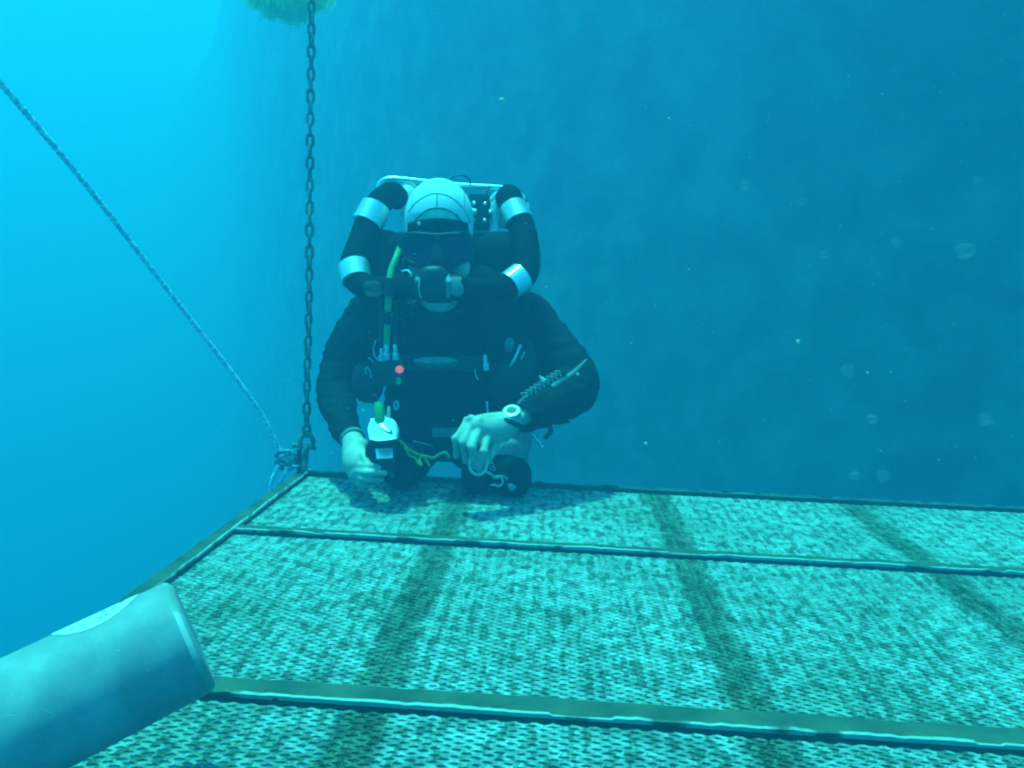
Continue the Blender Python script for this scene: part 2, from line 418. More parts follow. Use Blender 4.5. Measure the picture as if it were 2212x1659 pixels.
xs = [(X0+0.016, XS-0.0005), (XS+0.0005, XS+DX-0.0005), (XS+DX+0.0005, XS+2*DX-0.0005), (XS+2*DX+0.0005, XE-0.002)]
ysr = [(YS[0]-0.08, YS[1]-0.001), (YS[1]+0.042, YS[2]-0.001), (YS[2]+0.031, YS[3]-0.009)]
for j, (ya, yb) in enumerate(ysr):
    cache = {}
    for i, (xa, xb) in enumerate(xs):
        key = round(xb-xa, 2)
        if key not in cache: cache[key] = grate_mesh(xb-xa, yb-ya, j*7+i)
        g = bpy.data.objects.new('grating_panel', cache[key]); C.objects.link(g); g.parent = plat
        g.location = Vector((xa, ya, -0.0105))-plat.location

# corner post with shackle
cpos = Vector((X0+0.004, YS[3]-0.008, 0))
mb = MB(); dpt = 2.06
pt = at(661, 945, dpt); pb = at(655, 1006, dpt)
mb = MB(); tube(mb, [(cpos, 0.0085), (cpos+(pt-pb), 0.0075)], 10, 6); mb.build('corner_post', M['lip'], plat)
mb = MB(); box(mb, cpos+Vector((-0.012, 0, 0.03)), (0.003, 0, 0), (0, 0.012, 0), (0, 0, 0.034), 0.001); mb.build('lug_plate', M['frame'], plat)
ptop = cpos+(pt-pb)
sh = thing('shackle', 'rusty shackle joining the chain to the corner post', 'shackle', ptop)
mb = MB(); s0 = ptop
tube(mb, [(s0+RT*-0.015+UP*-0.012, .006), (s0+RT*-0.016+UP*0.012, .006), (s0+UP*0.030, .006), (s0+RT*0.016+UP*0.012, .006), (s0+RT*0.015+UP*-0.012, .006)], 10, 6)
mb.build('bow', M['chain'], sh)
mb = MB(); tube(mb, [(s0+RT*-0.034+UP*-0.004, .0045), (s0+RT*0.024+UP*-0.012, .0045)], 10, 4); ell(mb, s0+RT*-0.032+UP*-0.003, .008, .007, .008)
mb.build('pin', M['chain'], sh)

# ------------------------------------------------------------------ chain, each link a part
def chain():
    # shape of the hanging chain in the photograph, at one depth
    a = s0+UP*0.036
    cpx = [(661, 915), (663, 820), (666, 700), (668, 560), (669, 400), (670, 250), (672, 120), (673, -40), (674, -420), (676, -1300)]
    P = [a]+[at(x, y, dpt) for x, y in cpx[1:]]
    t = thing('hanging_chain', 'dark rusty steel chain running straight up from the platform corner', 'chain', a)
    R = catmull([tuple(p) for p in P], 60); R = [Vector(r) for r in R]
    pitch = 0.0292; L, Wd, r = 0.0225, 0.0078, 0.0042
    # link template along z
    m = MB(); pts = []
    for k in range(14):
        ang = 2*PI*k/14; x = math.cos(ang); z = math.sin(ang)
        pts.append((Vector((Wd*(abs(x)**0.85)*math.copysign(1, x), 0, (L-Wd*.9)*math.copysign(1, z)*(abs(z)**0.35)*0.62+Wd*0.8*z)), r))
    tube(m, pts, 8, 2, closed=True)
    me = bpy.data.meshes.new('link'); me.from_pydata([tuple(v) for v in m.v], [], m.f); me.materials.append(M['chain'])
    me.polygons.foreach_set('use_smooth', [True]*len(m.f)); me.update()
    acc = 0; nxt = 0; k = 0; rnd = random.Random(5)
    for i in range(1, len(R)):
        seg = (R[i]-R[i-1]).length
        while nxt <= acc+seg:
            p = R[i-1].lerp(R[i], (nxt-acc)/seg); d = (R[i]-R[i-1]).normalized()
            tw = 0.35*math.sin(k*0.21)+(PI/2 if k % 2 else 0)+rnd.uniform(-.12, .12)+0.5
            x = Vector((math.cos(tw), math.sin(tw), 0)); x = (x-d*x.dot(d)).normalized(); y = d.cross(x)
            o = bpy.data.objects.new('link', me); C.objects.link(o); o.parent = t
            s = rnd.uniform(0.95, 1.06)
            mt = Matrix(((x.x, y.x, d.x, p.x-a.x), (x.y, y.y, d.y, p.y-a.y), (x.z, y.z, d.z, p.z-a.z), (0, 0, 0, 1)))
            o.matrix_basis = mt @ Matrix.Scale(s, 4)
            nxt += pitch; k += 1
        acc += seg
chain()

# ------------------------------------------------------------------ twisted rope with its knot
def laid_rope(mb, P, rad, turns_per_m=22, strands=3, seg=7, mbs=None):
    R = [Vector(p[:3]) for p in P]; n = len(R); nrm = None; acc = 0
    paths = [[] for _ in range(strands)]
    for i in range(n):
        t = (R[min(i+1, n-1)]-R[max(i-1, 0)]).normalized()
        if nrm is None: nrm = t.orthogonal().normalized()
        nrm = (nrm-t*nrm.dot(t)).normalized(); bn = t.cross(nrm)
        if i: acc += (R[i]-R[i-1]).length
        for s in range(strands):
            a = 2*PI*(acc*turns_per_m+s/strands); paths[s].append((R[i]+nrm*(rad*.52*math.cos(a))+bn*(rad*.52*math.sin(a)), rad*.56))
    for p in paths: tube(mb, p, seg, 1)
rope_t = thing('twisted_rope', 'blue and white twisted rope slanting down to a knot at the platform corner', 'rope', at(612, 985, 2.07))
_a, _b = at(-330, -215, 1.05), at(0, 178, 1.34)
rp = catmull([tuple(_a+(_a-_b)*3), tuple(_a), tuple(at(0, 178, 1.34)), tuple(at(180, 392, 1.52)), tuple(at(330, 585, 1.72)), tuple(at(470, 765, 1.90)), tuple(at(560, 888, 2.0)), tuple(at(609, 982, 2.07))], 110)
mb = MB(); laid_rope(mb, rp, 0.0056, 30); mb.build('rope_length', M['rope'], rope_t)
mb = MB(); kc = at(618, 1000, 2.06)
for (r1, r2, an, off) in ((22, 12, 0.2, (0, -10)), (24, 13, -0.3, (2, -2)), (20, 11, 0.1, (-2, 6))):
    pts = []
    for k in range(10):
        a = 2*PI*k/10; x = r1*math.cos(a); y = r2*math.sin(a); X = x*math.cos(an)-y*math.sin(an); Y = x*math.sin(an)+y*math.cos(an)
        pts.append((at(618+off[0]+X, 996+off[1]+Y, 2.06+0.012*math.sin(a)), 0.0058))
    tube(mb, pts, 8, 4, closed=True)
mb.build('knot', M['rope_dark'], rope_t)
mb = MB()
tube(mb, [(at(602, 1004, 2.05), .0055), (at(594, 1022, 2.05), .005), (at(587, 1040, 2.05), .005), (at(583, 1062, 2.05), .0035)], 8, 5)
tube(mb, [(at(620, 1008, 2.05), .005), (at(612, 1030, 2.05), .005), (at(600, 1046, 2.06), .004)], 8, 5)
mb.build('rope_tail', M['rope'], rope_t)
mb = MB(); tube(mb, [(at(632, 990, 2.06), .0055), (at(646, 992, 2.08), .0055), (at(654, 1000, 2.08), .0055), (at(640, 1008, 2.05), .0055), (at(626, 1004, 2.05), .0055)], 8, 5)
mb.build('rope_turn', M['rope_dark'], rope_t)

# ------------------------------------------------------------------ near cylinder
def near_tank():
    D1 = 0.80; R = 0.0600; al = math.radians(25)
    ax = (RT*(-0.915)+UP*(-0.40))*math.cos(al) - fw*math.sin(al); ax.normalize()
    c = at(420, 1369, D1)
    t = thing('gas_cylinder', 'bare grey aluminium diving cylinder with its rounded bottom end lying close at the lower left', 'cylinder', c)
    mb = MB(); prof = [(0.004, 0.0), (0.0025, R*0.45), (0.0, R*0.74)]
    for k in range(9):
        a = PI/2*k/8; prof.append((0.010-0.010*math.cos(a), R-0.010+0.010*math.sin(a)))
    for k in range(1, 12): prof.append((0.010+0.62*k/11, R))
    for k in range(1, 8): a = PI/2*k/8; prof.append((0.63+0.06*math.sin(a), R*math.cos(a)*0.75+R*0.25))
    prof += [(0.70, R*0.25), (0.72, R*0.22)]
    lathe(mb, c, ax, prof, 96, fw); b = mb.build('cylinder_body', M['tank'], t)
    # worn ring on the bottom edge
    mb = MB(); lathe(mb, c, ax, [(0.0012, R-0.0062), (0.0012, R-0.0058), (0.0036, R-0.0022), (0.0062, R-0.0003), (0.0085, R+0.0003), (0.0090, R-0.001)], 96, fw)
    mb.f = mb.f[:-2]; mb.mi = mb.mi[:-2]; mb.build('worn_rim', M['worn'], t)
    # curved round label, on the upper side
    def skin_pt(h, ang, off=0.0006):
        x = (UP-ax*ax.dot(UP)).normalized(); y = ax.cross(x)
        return c+ax*h+x*((R+off)*math.cos(ang))+y*((R+off)*math.sin(ang))
    hc, ac, rr = 0.072, LAB_ANG, 0.0415
    mb = MB(); N = 40; vs = [skin_pt(hc, ac)]; fs = []
    for q in range(1, 6):
        for k in range(N):
            a = 2*PI*k/N; vs.append(skin_pt(hc+rr*q/5*math.cos(a), ac+rr*q/5*math.sin(a)/R))
    for k in range(N): fs.append((0, 1+k, 1+(k+1) % N))
    for q in range(4):
        for k in range(N): fs.append((1+q*N+k, 1+(q+1)*N+k, 1+(q+1)*N+(k+1) % N, 1+q*N+(k+1) % N))
    mb.add(vs, fs); lb = mb.build('round_label', M['label'], t)
    mb = MB()
    for (a, rq, w1, w2) in LAB_MARKS:
        vs = []
        for k in range(10):
            q = 2*PI*k/10; vs.append(skin_pt(hc+rr*rq*math.cos(a)+w1*math.cos(q), ac+(rr*rq*math.sin(a)+w2*math.sin(q))/R, 0.0011))
        mb.add(vs, [tuple(range(10))])
    lp = mb.build('label_print', M['ink'], lb, smooth=False); lp['kind'] = 'stuff'
    mb = MB()
    for (h, a, dh, da) in ((.125, -1.45, .008, .22), (.150, -1.2, .010, .10), (.060, -1.0, .004, .05), (.045, -1.5, .003, .12), (.10, -1.75, .012, .12), (.035, -.6, .006, .03)):
        tube(mb, [(skin_pt(h+dh*k/3, a+da*k/3, -0.0002), 0.00022+0.00015*(k in (1, 2))) for k in range(4)], 5, 2)
    q = mb.build('scratches', M['ink'], b); q['kind'] = 'stuff'
    return t
LAB_ANG = 0.32
LAB_MARKS = [(-2.0, .45, .0026, .002), (-2.2, .72, .0028, .0022), (-1.9, .76, .0022, .0028), (-1.72, .76, .0020, .0026), (-1.2, .78, .0026, .0012), (-0.9, .8, .0026, .0012),
             (-2.6, .7, .003, .002), (0.9, .7, .0028, .0022), (1.2, .74, .002, .0028), (1.5, .74, .002, .0026), (1.9, .76, .0026, .0014), (2.3, .72, .003, .002)]
near_tank()

# ------------------------------------------------------------------ the diver
DV = 2.03
diver = thing('person', 'diver in black wetsuit and white hood kneeling at the platform edge', 'person', at(950, 1055, 1.9))

def body_shells(mb, shrink=0.0, skin=True):
    k = shrink
    def R(px, d): return max(m_(px, d)-k, 0.008)
    # torso
    ell(mb, at(962, 752, 2.12), R(160, 2.1), R(118, 2.1), 0.125-k)
    ell(mb, at(955, 860, 2.18), R(128, 2.15), R(120, 2.15), 0.115-k)
    ell(mb, at(955, 935, 2.30), R(118, 2.25), R(62, 2.25), 0.13-k)
    ell(mb, at(850, 690, 2.12), R(86, 2.1), R(66, 2.1), 0.09-k); ell(mb, at(1085, 688, 2.12), R(90, 2.1), R(66, 2.1), 0.09-k)
    capsule(mb, [(at(955, 700, 2.12), R(62, 2.1)), (at(950, 640, 2.08), R(50, 2.05))])
    # arms
    capsule(mb, [(at(800, 690, 2.12), R(60, 2.1)), (at(752, 765, 2.11), R(53, 2.1)), (at(727, 842, 2.06), R(44, 2.05)), (at(738, 905, 1.97), R(35, 1.95)), (at(758, 948, 1.90), R(24, 1.9))])
    capsule(mb, [(at(1128, 690, 2.12), R(64, 2.1)), (at(1192, 755, 2.08), R(60, 2.05)), (at(1243, 832, 2.02), R(54, 2.0)), (at(1190, 872, 1.93), R(46, 1.93)), (at(1140, 898, 1.865), R(33, 1.87)), (at(1118, 904, 1.848), R(30, 1.85))])
    # legs
    capsule(mb, [(at(898, 950, 2.30), R(62, 2.3)), (at(876, 990, 2.10), R(56, 2.1)), (at(868, 1012, 1.93), R(44, 1.93))])
    capsule(mb, [(at(868, 1012, 1.93), R(42, 1.93)), (at(880, 1000, 2.15), R(42, 2.15)), (at(892, 975, 2.45), R(34, 2.45))])
    capsule(mb, [(at(1020, 950, 2.30), R(62, 2.3)), (at(1070, 998, 2.10), R(56, 2.1)), (at(1096, 1024, 1.93), R(44, 1.93))])
    capsule(mb, [(at(1096, 1024, 1.93), R(42, 1.93)), (at(1070, 1000, 2.15), R(42, 2.15)), (at(1040, 975, 2.45), R(34, 2.45))])
    ell(mb, at(892, 968, 2.50), 0.05-k, 0.05-k, 0.10); ell(mb, at(1040, 968, 2.50), 0.05-k, 0.05-k, 0.10)

HANDS_R = []
def finger(mb, pts, r0, r1):
    """tapering finger with fuller joints"""
    n = len(pts); ch = []
    for i, p in enumerate(pts):
        r = r0+(r1-r0)*i/(n-1); ch.append((p, r))
        if i < n-1:
            q = p.lerp(pts[i+1], 0.5); ch.append((q, r*0.93))
    capsule(mb, ch, 12, 3)
def body():
    mb = MB(); body_shells(mb, 0.013)
    # neck, head, jaw
    capsule(mb, [(at(950, 690, 2.10), m_(46, 2.1)), (at(949, 640, 2.07), m_(44, 2.07)), (at(948, 585, 2.06), m_(44, 2.05))])
    ell(mb, at(949, 476, 2.07), m_(66, 2.07), m_(80, 2.07), 0.098)
    ell(mb, at(948, 560, 2.02), m_(54, 2.0), m_(78, 2.0), 0.070)
    ell(mb, at(949, 645, 1.965), m_(40, 2.0), m_(30, 2.0), 0.040)            # chin
    ell(mb, at(905, 575, 1.99), m_(24, 2), m_(30, 2), 0.035); ell(mb, at(992, 577, 1.99), m_(24, 2), m_(30, 2), 0.035)  # cheeks
    capsule(mb, [(at(948, 520, 1.965), 0.010), (at(948, 560, 1.935), 0.016)]) # nose
    ell(mb, at(948, 600, 1.945), 0.026, 0.007, 0.012); ell(mb, at(948, 612, 1.947), 0.022, 0.008, 0.012)  # lips
    for x in (920, 977):
        ell(mb, at(x, 527, 1.965), 0.014, 0.010, 0.012); ell(mb, at(x, 510, 1.962), 0.022, 0.006, 0.010)  # eyes, brows
    for x in (876, 1022): ell(mb, at(x, 545, 2.08), 0.008, 0.03, 0.018)
    # hand on the right of the picture: wrist, back of the hand, four curled fingers, thumb underneath
    capsule(mb, [(at(1114, 905, 1.86), 0.022), (at(1108, 908, 1.84), 0.026), (at(1085, 920, 1.82), 0.031)])
    capsule(mb, [(at(1098, 914, 1.83), 0.029), (at(1062, 926, 1.80), 0.030), (at(1030, 920, 1.785), 0.022)])
    capsule(mb, [(at(1095, 908, 1.84), 0.022), (at(1050, 912, 1.80), 0.021), (at(1012, 913, 1.79), 0.013)])
    ell(mb, at(1036, 958, 1.772), .016, .018, .010)
    for x, y, d in ((1009, 908, 1.79), (1018, 904, 1.783), (1036, 909, 1.778), (1056, 917, 1.783)): ell(mb, at(x, y, d), .0105, .0095, .0105)
    for x, y, d in ((985, 948, 1.766), (1001, 956, 1.751), (1020, 966, 1.741), (1045, 975, 1.751)): ell(mb, at(x, y, d), .0115, .0105, .0108)
    capsule(mb, [(at(1020, 930, 1.787), 0.013), (at(1050, 945, 1.79), 0.015)]); capsule(mb, [(at(1012, 945, 1.79), 0.014), (at(1038, 962, 1.795), 0.015)])
    capsule(mb, [(at(1088, 935, 1.82), 0.022), (at(1060, 938, 1.80), 0.024), (at(1045, 938, 1.79), 0.018)])
    for ps in (((1010, 911, 1.79), (986, 949, 1.765), (986, 985, 1.79)),
               ((1020, 913, 1.785), (1001, 957, 1.75), (1005, 996, 1.785)),
               ((1036, 921, 1.78), (1020, 966, 1.74), (1024, 1008, 1.775)),
               ((1056, 934, 1.785), (1045, 975, 1.75), (1037, 1016, 1.77))):
        finger(mb, [at(*p) for p in ps], 0.0105, 0.0078)
    finger(mb, [at(1075, 945, 1.81), at(1062, 978, 1.795), at(1048, 1004, 1.79)], 0.012, 0.0085)
    # hand on the left of the picture, closed round the gauge
    capsule(mb, [(at(757, 938, 1.92), 0.025), (at(764, 958, 1.88), 0.027), (at(768, 975, 1.86), 0.033)])
    capsule(mb, [(at(768, 972, 1.86), 0.030), (at(770, 1000, 1.83), 0.032), (at(774, 1018, 1.82), 0.026)])
    capsule(mb, [(at(778, 965, 1.86), 0.022), (at(764, 1002, 1.84), 0.022), (at(768, 1022, 1.83), 0.020)])
    finger(mb, [at(776, 968, 1.85), at(787, 985, 1.81), at(795, 1008, 1.785)], 0.0125, 0.0090)   # thumb
    for ps in (((768, 1004, 1.82), (792, 1007, 1.785), (822, 1009, 1.80)),
               ((766, 1016, 1.82), (794, 1021, 1.772), (831, 1022, 1.788)),
               ((764, 1027, 1.825), (790, 1035, 1.780), (824, 1036, 1.80)),
               ((764, 1034, 1.84), (784, 1047, 1.80), (808, 1048, 1.815))):
        finger(mb, [at(*p) for p in ps], 0.0098, 0.0072)
    return remesh('body', mb, M['skin'], diver, 0.0029, 2)
body()
def wetsuit():
    mb = MB(); body_shells(mb, 0.0)
    # folds at the elbows and waist
    o = remesh('wetsuit', mb, M['suit'], diver, 0.006, 5)
    me = o.data; off = world_of(diver)
    # open the neck and the cuffs: drop faces beyond the ends
    neck = at(949, 656, 2.07); c1 = at(760, 953, 1.895); d1 = (at(764, 958, 1.88)-at(738, 905, 1.97)).normalized()
    c2 = at(1120, 904, 1.852); d2 = (at(1122, 903, 1.85)-at(1190, 872, 1.93)).normalized()
    bm = bmesh.new(); bm.from_mesh(me); kill = []
    for v in bm.verts:
        p = off @ v.co
        if (p-neck).dot(UP) > 0.0 and abs((p-neck).dot(RT)) < 0.1 : kill.append(v)
        elif (p-c1).length < 0.05 and (p-c1).dot(d1) > 0: kill.append(v)
        elif (p-c2).length < 0.05 and (p-c2).dot(d2) > 0: kill.append(v)
        else:
            nn = noise.fractal(p*9, 1.0, 2.0, 3)*0.007+(1-abs(noise.noise(Vector((p.x*16, p.y*16, p.z*42)))))**3*0.0058-0.003
            v.co += v.normal*nn
    bmesh.ops.delete(bm, geom=kill, context='VERTS'); bm.to_mesh(me); bm.free()
    return o
suit = wetsuit()
# cuffs and collar
mb = MB(); q = at(761, 946, 1.90); lathe(mb, q, (at(764, 958, 1.88)-at(738, 905, 1.97)), [(-.004, .029), (0, .0305), (.005, .0305), (.008, .029)], 28); mb.build('cuff', M['tint'], suit)
mb = MB(); pts = [(at(949+54*math.cos(a), 664-22*math.sin(a), 2.02+0.06*math.sin(a)), 0.009) for a in [2*PI*k/16 for k in range(16)]]
tube(mb, pts, 10, 3, closed=True); mb.build('collar', M['rubber'], suit)

# hood
def hood():
    cen = at(949, 478, 2.075)
    rx, ry, rz = m_(75, 2.07), m_(91, 2.07), 0.108
    # long hood shape: a sphere map whose opening is cut out round the face
    N, V = 96, 64; vs = []; idx = {}; fs = []
    fc = (949, 556)
    def P(i, j, o=0.0):
        ph = PI*j/V; th = 2*PI*i/N
        x = math.sin(ph)*math.cos(th); z = math.sin(ph)*math.sin(th); y = math.cos(ph)
        sy = ry if y > 0 else ry*2.05
        narrow = 1.0 if y > 0 else 1-0.30*(-y)**1.5
        return cen+RT*((rx+o)*x*narrow)+UP*((sy+o)*y)+fw*((rz+o)*z*(1 if y > 0 else 0.95))
    def opening(p):
        d = p-CAM; dz = d.dot(fw); X = 1106+F*d.dot(RT)/dz; Y = 829.5-F*d.dot(UP)/dz
        if (p-cen).dot(fw) > 0: return False
        # arched opening
        top = 449+ (abs(X-946)/68.0)**2.3*55
        if Y < top: return False
        if Y < 610: return abs(X-948) < 69 - max(0, (Y-560))*0.10
        return abs(X-948) < 58
    mb = MB(); mb2 = MB()
    for j in range(V+1):
        for i in range(N): vs.append(P(i, j))
    n0 = len(vs)
    for j in range(V+1):
        for i in range(N): vs.append(P(i, j, -0.005))
    alive = set()
    for j in range(int(V*0.93)):
        for i in range(N):
            i2 = (i+1) % N
            c = (vs[j*N+i]+vs[j*N+i2]+vs[(j+1)*N+i2]+vs[(j+1)*N+i])/4
            if not opening(c): alive.add((i, j))
    for (i, j) in alive:
        i2 = (i+1) % N; a, b, c, d = j*N+i, j*N+i2, (j+1)*N+i2, (j+1)*N+i
        fs.append((a, b, c, d)); fs.append((n0+d, n0+c, n0+b, n0+a))
        for (ni, nj, e0, e1) in ((i, j-1, a, b), (i, j+1, c, d), ((i-1) % N, j, d, a), (i2, j, b, c)):
            if (ni, nj) not in alive and j < V*0.92 and (j > 0): fs.append((e1, e0, n0+e0, n0+e1))
    mb.add(vs, fs); h = mb.build('hood', M['hood'], diver)
    return h, cen, rx, ry, rz
hood_o, hc_, hrx, hry, hrz = hood()
def on_hood(px, py, off=0.001):
    """front point of the hood's upper shell at a picture position"""
    d = (fw*1.0+RT*((px-1106)/F)+UP*((829.5-py)/F)).normalized()
    def q(v): return Vector((v.dot(RT)/(hrx+off), v.dot(UP)/((hry+off) if True else 1), v.dot(fw)/(hrz+off)))
    o = q(CAM-hc_); dd = q(d); A = dd.dot(dd); B = 2*o.dot(dd); Cc = o.dot(o)-1; D = B*B-4*A*Cc
    if D < 0: D = 0
    return CAM+d*((-B-math.sqrt(D))/(2*A))
def seam(pts, r=0.0009, name='seam', m='seam'):
    mb = MB(); P = catmull([tuple(p) for p in pts], 8); tube(mb, [(on_hood(x, y, 0.0004), r) for x, y in P], 6, 1); return mb.build(name, M[m], hood_o)
seam([(882, 458), (900, 436), (925, 421), (945, 418), (970, 424), (992, 440), (1008, 462), (1016, 482)])
seam([(944, 418), (944, 432), (943, 446)], 0.0011)
seam([(1002, 402), (1003, 425), (1003, 450)])
seam([(893, 412), (890, 432), (889, 447)], 0.0007)
# raw brown-green inner edge of the hood, above the mask
mb = MB(); vs = []; fs = []
for i in range(41):
    x = 884+ (1012-884)*i/40; top = 449+(abs(x-946)/68.0)**2.3*55
    for j in range(7):
        y = top-1+(j/6)*(max(484, top+14)-top+1); vs.append(on_hood(x, y, -0.0022-0.0005*j))
for i in range(40):
    for j in range(6): a = i*7+j; fs.append((a, a+7, a+8, a+1))
mb.add(vs, fs); mb.build('hood_lining', M['lining'], hood_o)
mb = MB(); P = [(878+(1018-878)*i/30, 449+(abs(878+(1018-878)*i/30-946)/68.0)**2.3*55) for i in range(31)]
tube(mb, [(on_hood(x, y, 0.0), 0.0014) for x, y in P], 6, 1); mb.build('hood_edge', M['seam'], hood_o)

# ------------------------------------------------------------------ mask
mask = thing('dive_mask', 'black dive mask with dark lenses painted with a purple reflection worn over the white hood', 'mask', at(944, 540, 1.94))
def mask_parts():
    D = 1.925
    # skirt: wide rounded shell
    mb = MB(); ell(mb, at(944, 545, 1.988), m_(76, 1.95), m_(44, 1.95), 0.062, e=0.75, u=40, v=24); ell(mb, at(946, 575, 1.955), m_(40, 1.95), m_(26, 1.95), 0.045, u=24, v=14)
    remesh('skirt', mb, M['rubber'], mask, 0.004, 6)
    # forehead flap of black neoprene
    mb = MB(); vs = []; fs = []
    for i in range(33):
        x = 880+(1012-880)*i/32
        for j in range(6):
            y = 471+(11-2.2*j)*((x-946)/66)**2+j*6.5; p = at(x, y, 1.921+0.068*((x-946)/66)**2+0.0005*j); vs.append(p)
    for i in range(32):
        for j in range(5): a = i*6+j; fs.append((a, a+1, a+7, a+6))
    mb.add(vs, fs); o = mb.build('forehead_flap', M['suit'], mask)
    md = o.modifiers.new('s', 'SOLIDIFY'); md.thickness = 0.004
    # frame with two lens openings
    def outline(cx, flip, g=0.07):
        pts = [(-34, -20), (-20, -27), (8, -27), (28, -24), (33, -8), (31, 12), (20, 26), (-2, 31), (-22, 24), (-33, 6)]
        return [(cx+(-x if flip else x)*(1+g), 537+y*(1+g)) for x, y in pts]
    for cx, fl in ((906, True), (984, False)):
        pts = outline(cx, fl); mb = MB()
        def dep(x): return 1.918+0.020*((x-945)/75)**2
        tube(mb, [(at(x, y, dep(x)), 0.0028) for x, y in pts], 10, 4, closed=True); f = mb.build('lens_frame', M['rubber'], mask)
        mb = MB(); cc = catmull(pts+pts[:1], 5)[:-1]; vs = [at(sum(p[0] for p in cc)/len(cc), sum(p[1] for p in cc)/len(cc), dep(cx)-0.001)]
        vs += [at(x, y, dep(x)) for x, y in cc]; n = len(cc)
        mb.add(vs, [(0, 1+(k+1) % n, 1+k) for k in range(n)]); mb.build('lens', M['glass'], f)
    mb = MB(); tube(mb, [(at(868, 510, 1.965), .004), (at(890, 503, 1.925), .004), (at(944, 508, 1.912), .005), (at(1000, 503, 1.925), .004), (at(1020, 512, 1.965), .004)], 10, 6)
    mb.build('top_bar', M['rubber'], mask)
    for x0, x1 in ((884, 920), (962, 992)):
        for k in range(7):
            mb = MB(); x = x0+(x1-x0)*k/6; box(mb, at(x, 503.5, 1.911), RT*0.0014, UP*0.0022, fw*0.0015, 0.0004)
            mb.build('rib', M['tint'], mask)
    mb = MB(); capsule(mb, [(at(945, 528, 1.922), 0.011), (at(945, 552, 1.912), 0.017), (at(945, 572, 1.905), 0.020), (at(945, 584, 1.915), 0.017)]); mb.build('nose_pocket', M['suit'], mask)
    for s, x in ((-1, 866), (1, 1020)):
        mb = MB(); box(mb, at(x, 524, 1.965), RT*0.007, UP*0.013, fw*0.010, 0.003); b = mb.build('strap_buckle', M['rubber'], mask)
        mb = MB(); pts = [at(x, 526, 1.975), at(x+s*7, 528, 2.03), at(x+s*4, 526, 2.10)]
        tube(mb, [(p, 0.003) for p in pts], 8, 5, flat=3.2); mb.build('strap', M['rubber'], mask)
mask_parts()

# ------------------------------------------------------------------ rebreather
reb = thing('rebreather', 'black rebreather with steel handle and looped hoses worn by the diver', 'rebreather', at(960, 560, 2.2))
def rb(name, fn, m, parent=None, smooth=True):
    mb = MB(); fn(mb); return mb.build(name, m, parent or reb, smooth)
DB = 2.17
# top handle
hb = [(818, 470), (818, 425), (818, 402), (826, 391), (842, 386), (880, 388), (950, 396), (1010, 401), (1080, 405), (1108, 410), (1128, 424), (1139, 446), (1141, 480)]
rb('top_handle', lambda mb: tube(mb, [(at(x, y, DB), m_(5.2, DB)) for x, y in hb], 12, 6), M['chrome'])
# back plate & shell
rb('shell', lambda mb: (box(mb, at(1055, 545, DB+0.10), RT*m_(62, 2.2), UP*m_(36, 2.2), fw*0.05, 0.012), box(mb, at(865, 545, DB+0.10), RT*m_(62, 2.2), UP*m_(40, 2.2), fw*0.05, 0.012), box(mb, at(960, 640, DB+0.12), RT*m_(150, 2.2), UP*m_(120, 2.2), fw*0.06, 0.02)), M['rubber'])
rb('shelf', lambda mb: box(mb, at(1062, 508, DB), RT*m_(44, DB), UP*m_(2.5, DB), fw*0.03, 0.001), M['tint'])
# white cylinder tops
def dome(mb, x, y, rx, ry, d):
    ell(mb, at(x, y, d), m_(rx, d), m_(ry, d), m_(rx, d), u=28, v=18)
rb('cylinder_top', lambda mb: (dome(mb, 882, 434, 30, 40, DB+0.02)), M['white'])
rb('cylinder_top', lambda mb: (dome(mb, 1088, 452, 36, 42, DB+0.03)), M['white'])
rb('white_stem', lambda mb: lathe(mb, at(1069, 508, DB-0.035), UP, [(0, m_(14, DB)), (0.004, m_(12, DB)), (0.012, m_(8.5, DB)), (0.03, m_(7, DB)), (0.048, m_(8, DB)), (0.060, m_(12, DB)), (0.068, m_(13, DB)), (0.09, m_(10, DB))], 24), M['white'])
# black controller block with screws
blk = rb('control_block', lambda mb: box(mb, at(1036, 460, DB-0.02), RT*m_(22, DB), UP*m_(36, DB), fw*0.03, 0.006), M['rubber'])
for x, y in ((1024, 439), (1048, 440), (1023, 475), (1047, 476), (1059, 458)):
    rb('screw', lambda mb: lathe(mb, at(x, y, DB-0.052), -fw, [(-.004, m_(4.2, 2.1)), (0.001, m_(4.2, 2.1)), (0.003, m_(2.5, 2.1))], 14), M['chrome'], blk)
rb('valve_knob', lambda mb: lathe(mb, at(1017, 456, DB-0.05), RT*1.0-UP*0.2, [(0, .006), (0.002, .009), (0.014, .009), (0.017, .006)], 18), M['chrome'], blk)
rb('cable', lambda mb: tube(mb, [(at(965, 396, 2.14), .0022), (at(982, 381, 2.14), .0022), (at(1000, 379, 2.14), .0022), (at(1014, 388, 2.15), .0022), (at(1016, 402, 2.17), .0022)], 8, 6), M['rubber'])
rb('cable', lambda mb: tube(mb, [(at(1058, 402, 2.155), .0026), (at(1052, 416, 2.13), .0026), (at(1051, 432, 2.12), .0026), (at(1053, 440, 2.13), .0026)], 8, 6), M['rubber'])
rb('side_strap', lambda mb: tube(mb, [(at(1118, 416, 2.14), .003), (at(1134, 440, 2.14), .003), (at(1140, 470, 2.14), .003), (at(1136, 500, 2.15), .003)], 8, 6, flat=2.2), M['steel'])
rb('strap_tab', lambda mb: box(mb, at(1137, 432, 2.13), RT*0.004+UP*0.002, UP*0.007, fw*0.002, 0.001), M['green'])

